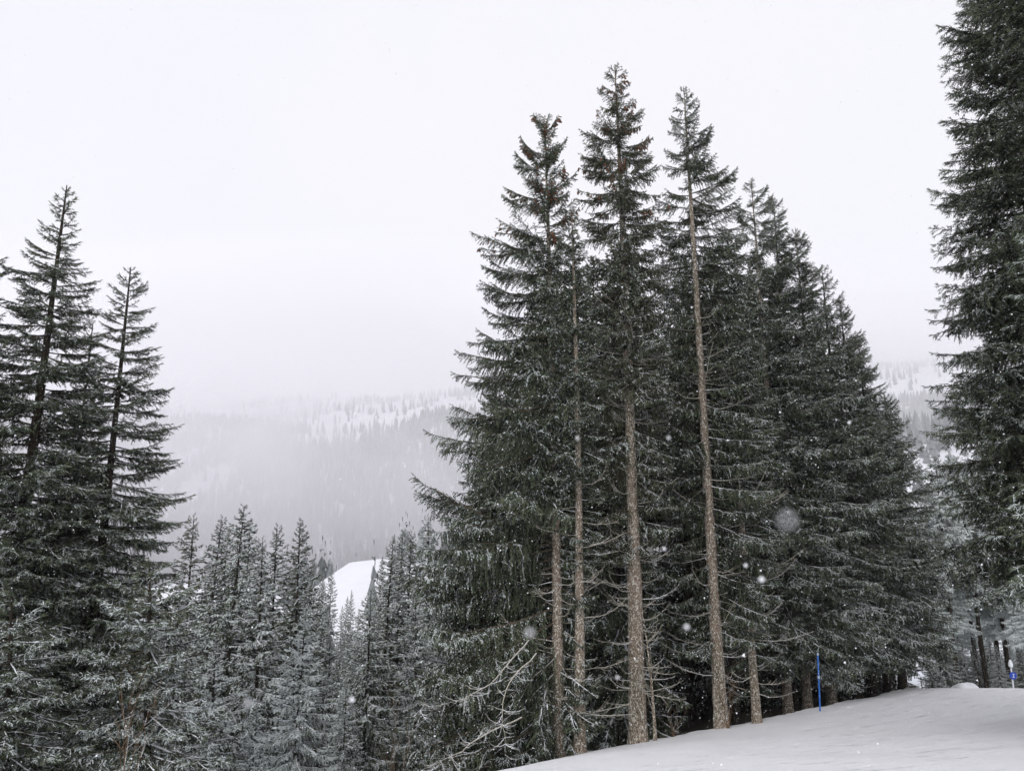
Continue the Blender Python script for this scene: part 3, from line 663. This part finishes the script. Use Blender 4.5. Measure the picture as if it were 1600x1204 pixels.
# right background, beyond the crest
BG = [(4, (1478, 835), 66, 'pale frosted spruce seen between the row and the huge right tree', .35), (4, (1462, 880), 58, 'frosted spruce just right of the row with pale boughs', .3), (3, (1510, 815), 62, 'snowy spruce with bare dark trunk under the huge right tree', .5),
      (4, (1545, 790), 55, 'snow laden spruce behind the mound of snow', .6), (4, (1585, 800), 50, 'snow laden spruce behind the small blue sign', .7), (3, (1560, 770), 68, 'tall snowy spruce with straight bare trunk near the sign', .55),
      (3, (1497, 820), 75, 'frosted thin trunked spruce behind the mound', .35), (4, (1610, 860), 44, 'white loaded spruce at the right edge beside the sign', .8), (3, (1530, 800), 80, 'grey frosted spruce far behind the mound', .4),
      (3, (1475, 850), 52, 'spruce with dark bare trunk left of the mound', .3), (3, (1452, 900), 50, 'small frosted spruce at the end of the slope edge', .35)]
for k, tp, Y_, lab, sn in BG: spruce_px(k, tp, Y_, lab, None, sn + 1.0, wide=1.2)
r = np.random.default_rng(123)
YOUNG = [(1448, 985, 44), (1466, 965, 50), (1482, 1000, 56), (1500, 975, 62), (1521, 990, 54), (1540, 970, 60), (1556, 1003, 52), (1572, 985, 57), (1592, 995, 46), (1607, 975, 50), (1530, 930, 72), (1475, 925, 70), (1565, 925, 70), (1600, 930, 64)]
for px, py, Y_ in YOUNG:
    spruce_px(int(r.choice([0, 1, 2])), (px, py), Y_, 'small snow covered spruce among the bare trunks beyond the crest of the slope', 'small snowy spruces beyond the crest', r.uniform(.3, 1.0), r.uniform(0, .6), wide=1.3)
for px, Y_, lab in ((1500, 56, 'dark bare leaning trunk just left of the mound, crown out of sight'), (1512, 53, 'dark slim trunk directly behind the mound of snow'), (1533, 55, 'brown trunk just right of the mound of snow'), (1547, 54, 'thick brownish trunk second to the right of the mound'), (1467, 51, 'thin dark trunk close to the black trunk foot of the row')):
    p_ = at(px, 820, Y_); z = ground(p_[0], Y_); spruce(3, p_[0], Y_, z, (p_[2] - z) * 1.45, lab, None, .9, .2)
# forest inside the clump and behind: dark trunks and crowns that nothing tells apart
r = np.random.default_rng(91); cnt = 0; placed = []
while cnt < 46:
    y = r.uniform(27, 62); ax_ = r.uniform(-.06, .50); x = ax_ * y
    s_ = float(sdist(np.array([x]), np.array([y]))[0])
    if s_ > -1.6 or any((x - a) ** 2 + (y - b) ** 2 < 5.0 for a, b in placed): continue
    # crowns stay under the envelope of the front trees
    pxl = 800 + ax_ * 1160; envy = np.interp(pxl, [700, 760, 850, 960, 1060, 1170, 1240, 1310, 1380, 1440], [800, 580, 410, 350, 370, 380, 440, 560, 700, 860])
    tp = at(pxl, envy + r.uniform(0, 1) ** 1.5 * 150, y); z = ground(x, y); placed.append((x, y)); cnt += 1
    spruce(int(r.choice([0, 1, 3, 3, 2])), x, y, z, max(tp[2] - z, 7), 'dark spruce in the shade inside the tall clump, mostly hidden by the front trees', 'shaded spruces inside the tall clump', -.12, wide=.9)
# valley forest between the groups
cnt = 0
while cnt < 14:
    y = r.uniform(40, 115); x = r.uniform(-.75, -.06) * y
    if any((x - a) ** 2 + (y - b) ** 2 < 9 for a, b in placed): continue
    pxl = 800 + x / y * 1200; 
    cap = np.interp(pxl, [0, 240, 270, 500, 512, 575, 590, 700], [900, 900, 905, 905, 1010, 1010, 905, 860])
    z = ground(x, y); h = min(at(pxl, cap + r.uniform(0, 90), y)[2] - z, 26)
    placed.append((x, y)); cnt += 1
    if h < 4: continue
    spruce(int(r.choice([0, 1, 2])), x, y, z, h, 'frosted spruce in the valley, only parts of it showing between the nearer trees', 'frosted valley spruces', r.uniform(-.05, .2), r.uniform(0, .2), wide=1.25)

# ------------------------------------------------------------------ far forest: nobody can count it
m, t, p = mat('distant_spruce'); g_ = N(t, 'ShaderNodeNewGeometry'); sep = N(t, 'ShaderNodeSeparateXYZ'); t.links.new(g_.outputs['Normal'], sep.inputs[0])
s = math_(t, 'MULTIPLY', math_(t, 'ADD', math_(t, 'MULTIPLY', sep.outputs['Z'], .6), math_(t, 'MULTIPLY', attr(t, 'snow'), .7)), .4, clamp=True)
t.links.new(mixc(t, s, (0.03, 0.04, 0.034), (0.7, 0.73, 0.78)), p.inputs['Base Color']); p.inputs['Roughness'].default_value = .9
M_FAR = m
def far_forest(name, X_, Y_, Hh, r, tiers=3, sides=6):
    n = len(X_); Zg = H(X_, Y_); Vs = []; Ts = []; per = tiers * (sides + 1)
    for ti in range(tiers):
        z0 = Hh * (.04 + .27 * ti); z1 = Hh * (.50 + .50 * ti / (tiers - 1)) if ti < tiers - 1 else Hh
        rad = Hh * (.17 - .045 * ti) * r.uniform(.8, 1.2, n)
        th = r.uniform(0, 6.28, n)[:, None] + np.arange(sides)[None] * 2 * math.pi / sides
        rr = rad[:, None] * r.uniform(.35, 1.35, (n, sides)); zz = (z0 + Zg)[:, None] + r.uniform(-.05, .05, (n, sides)) * Hh[:, None]
        ring = np.stack([X_[:, None] + rr * np.cos(th), Y_[:, None] + rr * np.sin(th), zz], -1)
        apex = np.stack([X_, Y_, Zg + z1], -1)[:, None]
        Vs.append(np.concatenate([ring, apex], 1))
        o_ = ti * (sides + 1); Ts.append(np.array([[o_ + a, o_ + (a + 1) % sides, o_ + sides] for a in range(sides)]))
    V = np.concatenate(Vs, 1).reshape(-1, 3); T = (np.arange(n)[:, None, None] * per + np.concatenate(Ts)[None]).reshape(-1, 3)
    sn = np.repeat(r.uniform(0, 1, n), tiers * sides)
    o = link(name, mesh(name, V, T, [M_FAR], None, {'snow': sn})); tag(o, kind='stuff'); return o
r = np.random.default_rng(8)
def clear(x, y):
    """0 in the open snow, 1 in the wood"""
    d = .9 + 0 * x
    n_ = vnoise(x, y, 120, 21) + .5 * vnoise(x, y, 45, 22)
    d = np.where(y > 1440, np.where((n_ > -.02) & (y > 1700), .6, .02), d)
    for px, py, Y_, rx, ry in ((322, 740, 1080, 26, 60), (250, 690, 1300, 20, 50), (515, 668, 1380, 60, 45), (615, 655, 1420, 60, 35), (420, 830, 820, 20, 30), (665, 810, 850, 12, 22), (285, 720, 1180, 14, 60)):
        c_ = at(px, py, Y_); e = ((x - c_[0]) / rx) ** 2 + ((y - Y_) / ry) ** 2
        d = d * np.where(e < 1 + n_ * 1.6, .05, 1)
    return d
# the mountainside wood
n = 30000; y = np.sqrt(r.uniform(560 ** 2, 1640 ** 2, n)); x = r.uniform(-.78, .85, n) * y
keep = r.random(n) < clear(x, y); far_forest('distant_forest', x[keep], y[keep], r.uniform(15, 27, keep.sum()), r, 2, 5)
n = 5000; y = np.sqrt(r.uniform(1640 ** 2, 2400 ** 2, n)); x = r.uniform(-.7, .7, n) * y
keep = r.random(n) < clear(x, y); far_forest('upper_treeline_forest', x[keep], y[keep], r.uniform(16, 30, keep.sum()), r, 2, 5)
# nearer hazy wood in the valley and on the slope at the right
n = 2600; y = r.uniform(170, 560, n); x = r.uniform(-.8, .85, n) * y
mead = ((x + 60) / 15.) ** 2 + ((y - 275) / 75.) ** 2 < 1; cut = ((x + 128) / 36.) ** 2 + ((y - 320) / 70.) ** 2 < 1
sight = (np.abs(x / y + .209) < .026) & (y < 290) | (x / y > .42) & (y < 300)
zcap = H(x, y); hh = r.uniform(12, 22, n); keep = ~mead & ~cut & ~sight & (r.random(n) < .8) & ((zcap + hh) / y < .03 + .12 * smooth(x / y, .2, .4))
far_forest('valley_forest', x[keep], y[keep], hh[keep], r, 5, 9)

# ------------------------------------------------------------------ small things by the slope
def simple_mat(n, c, ro=.5):
    m, t, p = mat(n); nz_ = N(t, 'ShaderNodeTexNoise', Scale=30.0); t.links.new(mixc(t, nz_.outputs['Fac'], tuple(x * .85 for x in c), tuple(min(1, x * 1.12) for x in c)), p.inputs['Base Color']); p.inputs['Roughness'].default_value = ro; return m
M_BLUE = simple_mat('blue_plastic', (0.03, 0.17, 0.62)); M_WHITE = simple_mat('white_paint', (.75, .77, .8)); M_LBLUE = simple_mat('pale_frost', (.5, .6, .75)); M_SIGN = simple_mat('blue_sign_enamel', (0.015, 0.06, 0.42), .35)
def part_tube(name, P, rad, m_, parent, sides=10):
    V, T = tube(P, rad, sides); return link(name, mesh(name, V, T, [m_], smooth=True), parent)
b = at(1281, 1107, BORDER[6, 1] - 1.2); tpx = at(1277.5, 1020, BORDER[6, 1] - 1.2)
b[2] = float(H(b[0], b[1])) - .1
root = empty('piste_marker_pole', b); tag(root, 'slim bright blue piste marker pole at the edge of the ski slope', 'marker pole')
d = tpx - b
part_tube('pole', [d * 0, d * .5, d * .97], .028, M_BLUE, root); part_tube('frosted_collar', [d * .58, d * .60, d * .62], .042, M_LBLUE, root); part_tube('cap', [d * .965, d * .985, d], .032, M_LBLUE, root)
b2 = at(1441, 1076, 37.5); z0 = float(H(b2[0], 37.5)); t2 = at(1440, 1056, 37.5)
root = empty('thin_stake', (b2[0], 37.5, z0 - .05)); tag(root, 'thin dark stake poking from the snow at the end of the slope edge', 'stake')
part_tube('shaft', [(0, 0, 0), (-.01, 0, .3), (-.03, 0, max(t2[2] - z0, .4))], .018, M_BARKD, root, 6); part_tube('tip', [(-.03, 0, max(t2[2] - z0, .4)), (-.03, 0, max(t2[2] - z0, .4) + .05)], .022, M_SNOWC, root, 6)
# small sign beyond the crest
Ys = 41.0; sb = at(1584, 1080, Ys); stp = at(1579, 1038, Ys); zc = at(1580, 1054.5, Ys)
root = empty('piste_sign', (sb[0], Ys, sb[2] - .5)); tag(root, 'small round blue sign with white mark on a pale post beyond the slope', 'sign')
lo = np.array([0, 0, 0.]); hi = np.array([stp[0] - sb[0], 0, stp[2] - sb[2] + .5])
part_tube('post', [lo, (lo + hi) / 2, hi], .04, M_WHITE, root)
c_ = np.array([zc[0] - sb[0] + .05, -.06, zc[2] - sb[2] + .5]); rs_ = 5.2 * Ys / F_PX
th = np.arange(28) * 2 * math.pi / 28; V = [(c_[0] + rs_ * math.cos(a), c_[1] + dy, c_[2] + rs_ * math.sin(a)) for dy in (0, -.03) for a in th] + [(c_[0], c_[1], c_[2]), (c_[0], c_[1] - .03, c_[2])]
T = [(i, (i + 1) % 28, 28 + (i + 1) % 28) for i in range(28)] + [(i, 28 + (i + 1) % 28, 28 + i) for i in range(28)] + [(57, 28 + i, 28 + (i + 1) % 28) for i in range(28)] + [(56, (i + 1) % 28, i) for i in range(28)]
link('sign_face', mesh('sign_face', V, T, [M_SIGN]), root)
g = Geo(); k = rs_ * .5
for P_ in ([(-.35, .75), (.25, .85)], [(.25, .85), (.3, .25), (-.35, -.75)], [(-.35, -.75), (.45, -.75)]):
    P_ = [(c_[0] + a * k, c_[1] - .034, c_[2] + b_ * k) for a, b_ in P_]; V, T = tube(P_, .02, 5); g.add(V, T, 0)
link('white_mark', g.mesh('white_mark', [M_WHITE]), root)
part_tube('snow_cap', [hi + [0, 0, -.1], hi + [0, 0, .05], hi + [0, 0, .22]], [.10, .11, .05], M_SNOWC, root, 8)
# mound of snow behind the crest
mc = at(1508, 1068, 46.0); V = []; rr_ = np.linspace(0, 1, 12); aa = np.arange(36) * 2 * math.pi / 36
for q in rr_:
    for a in aa: V.append((mc[0] + q * math.cos(a) * 1.25 * (1 + .14 * math.sin(3 * a + 1)), 46 + q * math.sin(a) * 1.5, mc[2] - 1.45 + 1.5 * (1 - q ** 2.6) + .16 * math.sin(2.3 * a) * q + .12 * q * math.sin(2 * a + 1) + .10 * math.sin(a * 3 + q * 9) * q * (1.2 - q)))
T = [(i * 36 + j, (i + 1) * 36 + j, (i + 1) * 36 + (j + 1) % 36, i * 36 + (j + 1) % 36) for i in range(11) for j in range(36)]
o = link('snow_mound', mesh('snow_mound', V, T, [M_SNOW], smooth=True)); tag(o, 'rounded mound of snow behind the crest of the ski slope', 'snow mound')

# bare shrubs
M_TWIG = wood_mat('tan_shrub_twig', (0.10, 0.06, 0.035), (0.22, 0.15, 0.09), 1.75)
def shrub(name, label, px, Y_, height_px, n, seed, spread=.5, m_=None, rad=.008, zbase=None):
    r = np.random.default_rng(seed); b = at(*px, Y_); root = empty(name, b); tag(root, label, 'shrub'); hh = height_px * Y_ / F_PX
    for i in range(n):
        a = r.uniform(0, 6.28); l = hh * r.uniform(.55, 1.05); lean = r.uniform(.05, spread); s_ = np.linspace(0, 1, 7)
        P = np.stack([math.cos(a) * lean * l * s_ ** 1.3 + np.cumsum(r.normal(0, .012, 7)) * l, math.sin(a) * lean * l * s_ ** 1.3, l * s_], -1)
        g = Geo(); V, T = tube(P, rad * (1.1 - s_), 5); g.add(V, T, 0)
        for _ in range(6):
            u = r.uniform(.25, .9); q = np.array([np.interp(u, s_, P[:, j]) for j in range(3)]); d_ = norm(np.array([r.normal(0, .6), r.normal(0, .4), .9])); l3 = l * r.uniform(.15, .35)
            V, T = tube([q, q + d_ * l3 * .5, q + d_ * l3 + [0, 0, .05 * l3]], [rad * .5, rad * .4, rad * .2], 3); g.add(V, T, 0)
        link('stem', g.mesh('stem', [m_ or M_TWIG]), root)
shrub('bare_shrub', 'thin leafless shrub with tan twigs at the bottom left', (188, 1270), 12.0, 240, 6, 3, .5, rad=.006)
shrub('bare_shrub', 'leafless pale sapling twigs at the bottom between the middle groups', (612, 1290), 22.0, 190, 5, 4, .3, M_TWIG, .010)
shrub('bare_shrub', 'small leafless shrub at the foot of the bare straight trunk', (1138, 1142), 26.3, 80, 6, 5, .6, rad=.010)
shrub('bare_shrub', 'small leafless twigs beside the leaning dead sapling', (1053, 1152), 25.3, 60, 4, 6, .6, rad=.009)

# long dead limbs hanging from the leftmost clump tree, snow lined
def limb(label, pix, Y_, rad, seed):
    r = np.random.default_rng(seed); P = np.array([at(px, py, Y_ + dy) for px, py, dy in pix]); o0 = P[0].copy(); root = empty('broken_limb', o0); tag(root, label, 'broken branch')
    P = P - o0; u = np.linspace(0, 1, len(P)); uu = np.linspace(0, 1, 16); Q = np.stack([np.interp(uu, u, P[:, j]) for j in range(3)], -1)
    Q[1:-1] = (Q[:-2] + 2 * Q[1:-1] + Q[2:]) / 4; Q[1:] += np.cumsum(r.normal(0, .022, (15, 3)), 0); V, T = tube(Q, rad * .38 * (1.1 - uu), 6); me = mesh('limb', V, T, [M_DEAD], smooth=True); o = link('limb', me, root); o.color = (-.05, 0, 0, 1)
    for i in range(30):
        k_ = int(r.integers(2, 16)); put('twig', DEAD[0][int(r.integers(0, 3))], root, Q[k_], r.uniform(0, 6.28), R(r.uniform(-60, 20)), 0, r.uniform(.5, 1.1), (.4, 0, 0, 1))
limb('long pale curved limb hanging at the lower left of the clump', [(826, 1000, .2), (795, 1040, -1.2), (765, 1075, -1.6), (730, 1095, -1.9), (660, 1110, -2)], 21.5, .05, 1)
limb('pale dead limb bent down towards the slope, right of the long curved one', [(838, 1020, .2), (800, 1065, -1.0), (788, 1105, -1.3), (795, 1150, -1.4), (797, 1185, -1.4)], 21.0, .045, 2)
limb('low pale limb reaching down left under the clump', [(815, 1120, 0), (740, 1150, -1.2), (700, 1180, -1.5), (660, 1204, -1.6)], 20.5, .045, 3)

# ------------------------------------------------------------------ falling snow
r = np.random.default_rng(17); n = 48000
y = (r.uniform(0, 1, n) ** (1 / 2.3)) * 22.0 + 2.3; x = r.uniform(-.82, .82, n) * (y + .5); z = r.uniform(-.40, .95, n) * (y + .5)
# a few that drift close to the lens
near = [(1073, 979, .62, .0045), (388, 1098, .40, .0034), (1230, 812, .17, .0024), (828, 988, .35, .0032), (1045, 684, .8, .004), (1038, 857, 1.0, .005), (1165, 883, .9, .005), (902, 684, .9, .004), (550, 1093, .8, .006), (1190, 905, .7, .006), (1327, 660, 1.2, .006), (965, 1058, .8, .004)]
for k_, (px, py, Y_, s_) in enumerate(near): x[k_], y[k_], z[k_] = at(px, py, Y_)
sz = r.uniform(.003, .0075, n) * np.where(r.random(n) < .12, 1.3, 1); sz[:len(near)] = [q[3] * .42 for q in near]
C3 = np.stack([x, y, z], -1); zg = H(x, y); 
keep = (z > zg + .1); keep[:len(near)] = True; C3 = C3[keep]; sz = sz[keep]; NC = C3[:len(near)]; NS = sz[:len(near)]; C3 = C3[len(near):]; sz = sz[len(near):]; n = len(C3)
A = norm(r.normal(0, 1, (n, 3))); Bv = norm(np.cross(A, norm(r.normal(0, 1, (n, 3))))); Cv = np.cross(A, Bv)
V = [C3 + A * (sz * .7)[:, None], C3 - A * (sz * .7)[:, None]] + [C3 + sz[:, None] * (math.cos(a) * Bv + math.sin(a) * Cv) for a in (0, 2.1, 4.2)]
V = np.stack(V, 1).reshape(-1, 3); T = (np.arange(n)[:, None, None] * 5 + np.array([[0, 2, 3], [0, 3, 4], [0, 4, 2], [1, 3, 2], [1, 4, 3], [1, 2, 4]])[None]).reshape(-1, 3)
vv, ff = tube([(0, 0, -.8), (0, 0, -.45), (0, 0, 0), (0, 0, .45), (0, 0, .8)], [.35, .85, 1, .85, .35], 8); ff = np.vstack([ff, [[0, k + 1, k] for k in range(1, 7)]])
for c__, s__ in zip(NC, NS): T = np.vstack([T, ff + len(V)]); V = np.vstack([V, vv * (1 + r.normal(0, .12, vv.shape)) * s__ + c__])
m, t, p = mat('falling_snowflake'); p.inputs['Base Color'].default_value = (.88, .9, .93, 1); p.inputs['Roughness'].default_value = .8
o = link('falling_snow', mesh('falling_snow', V, T, [m])); tag(o, kind='stuff')
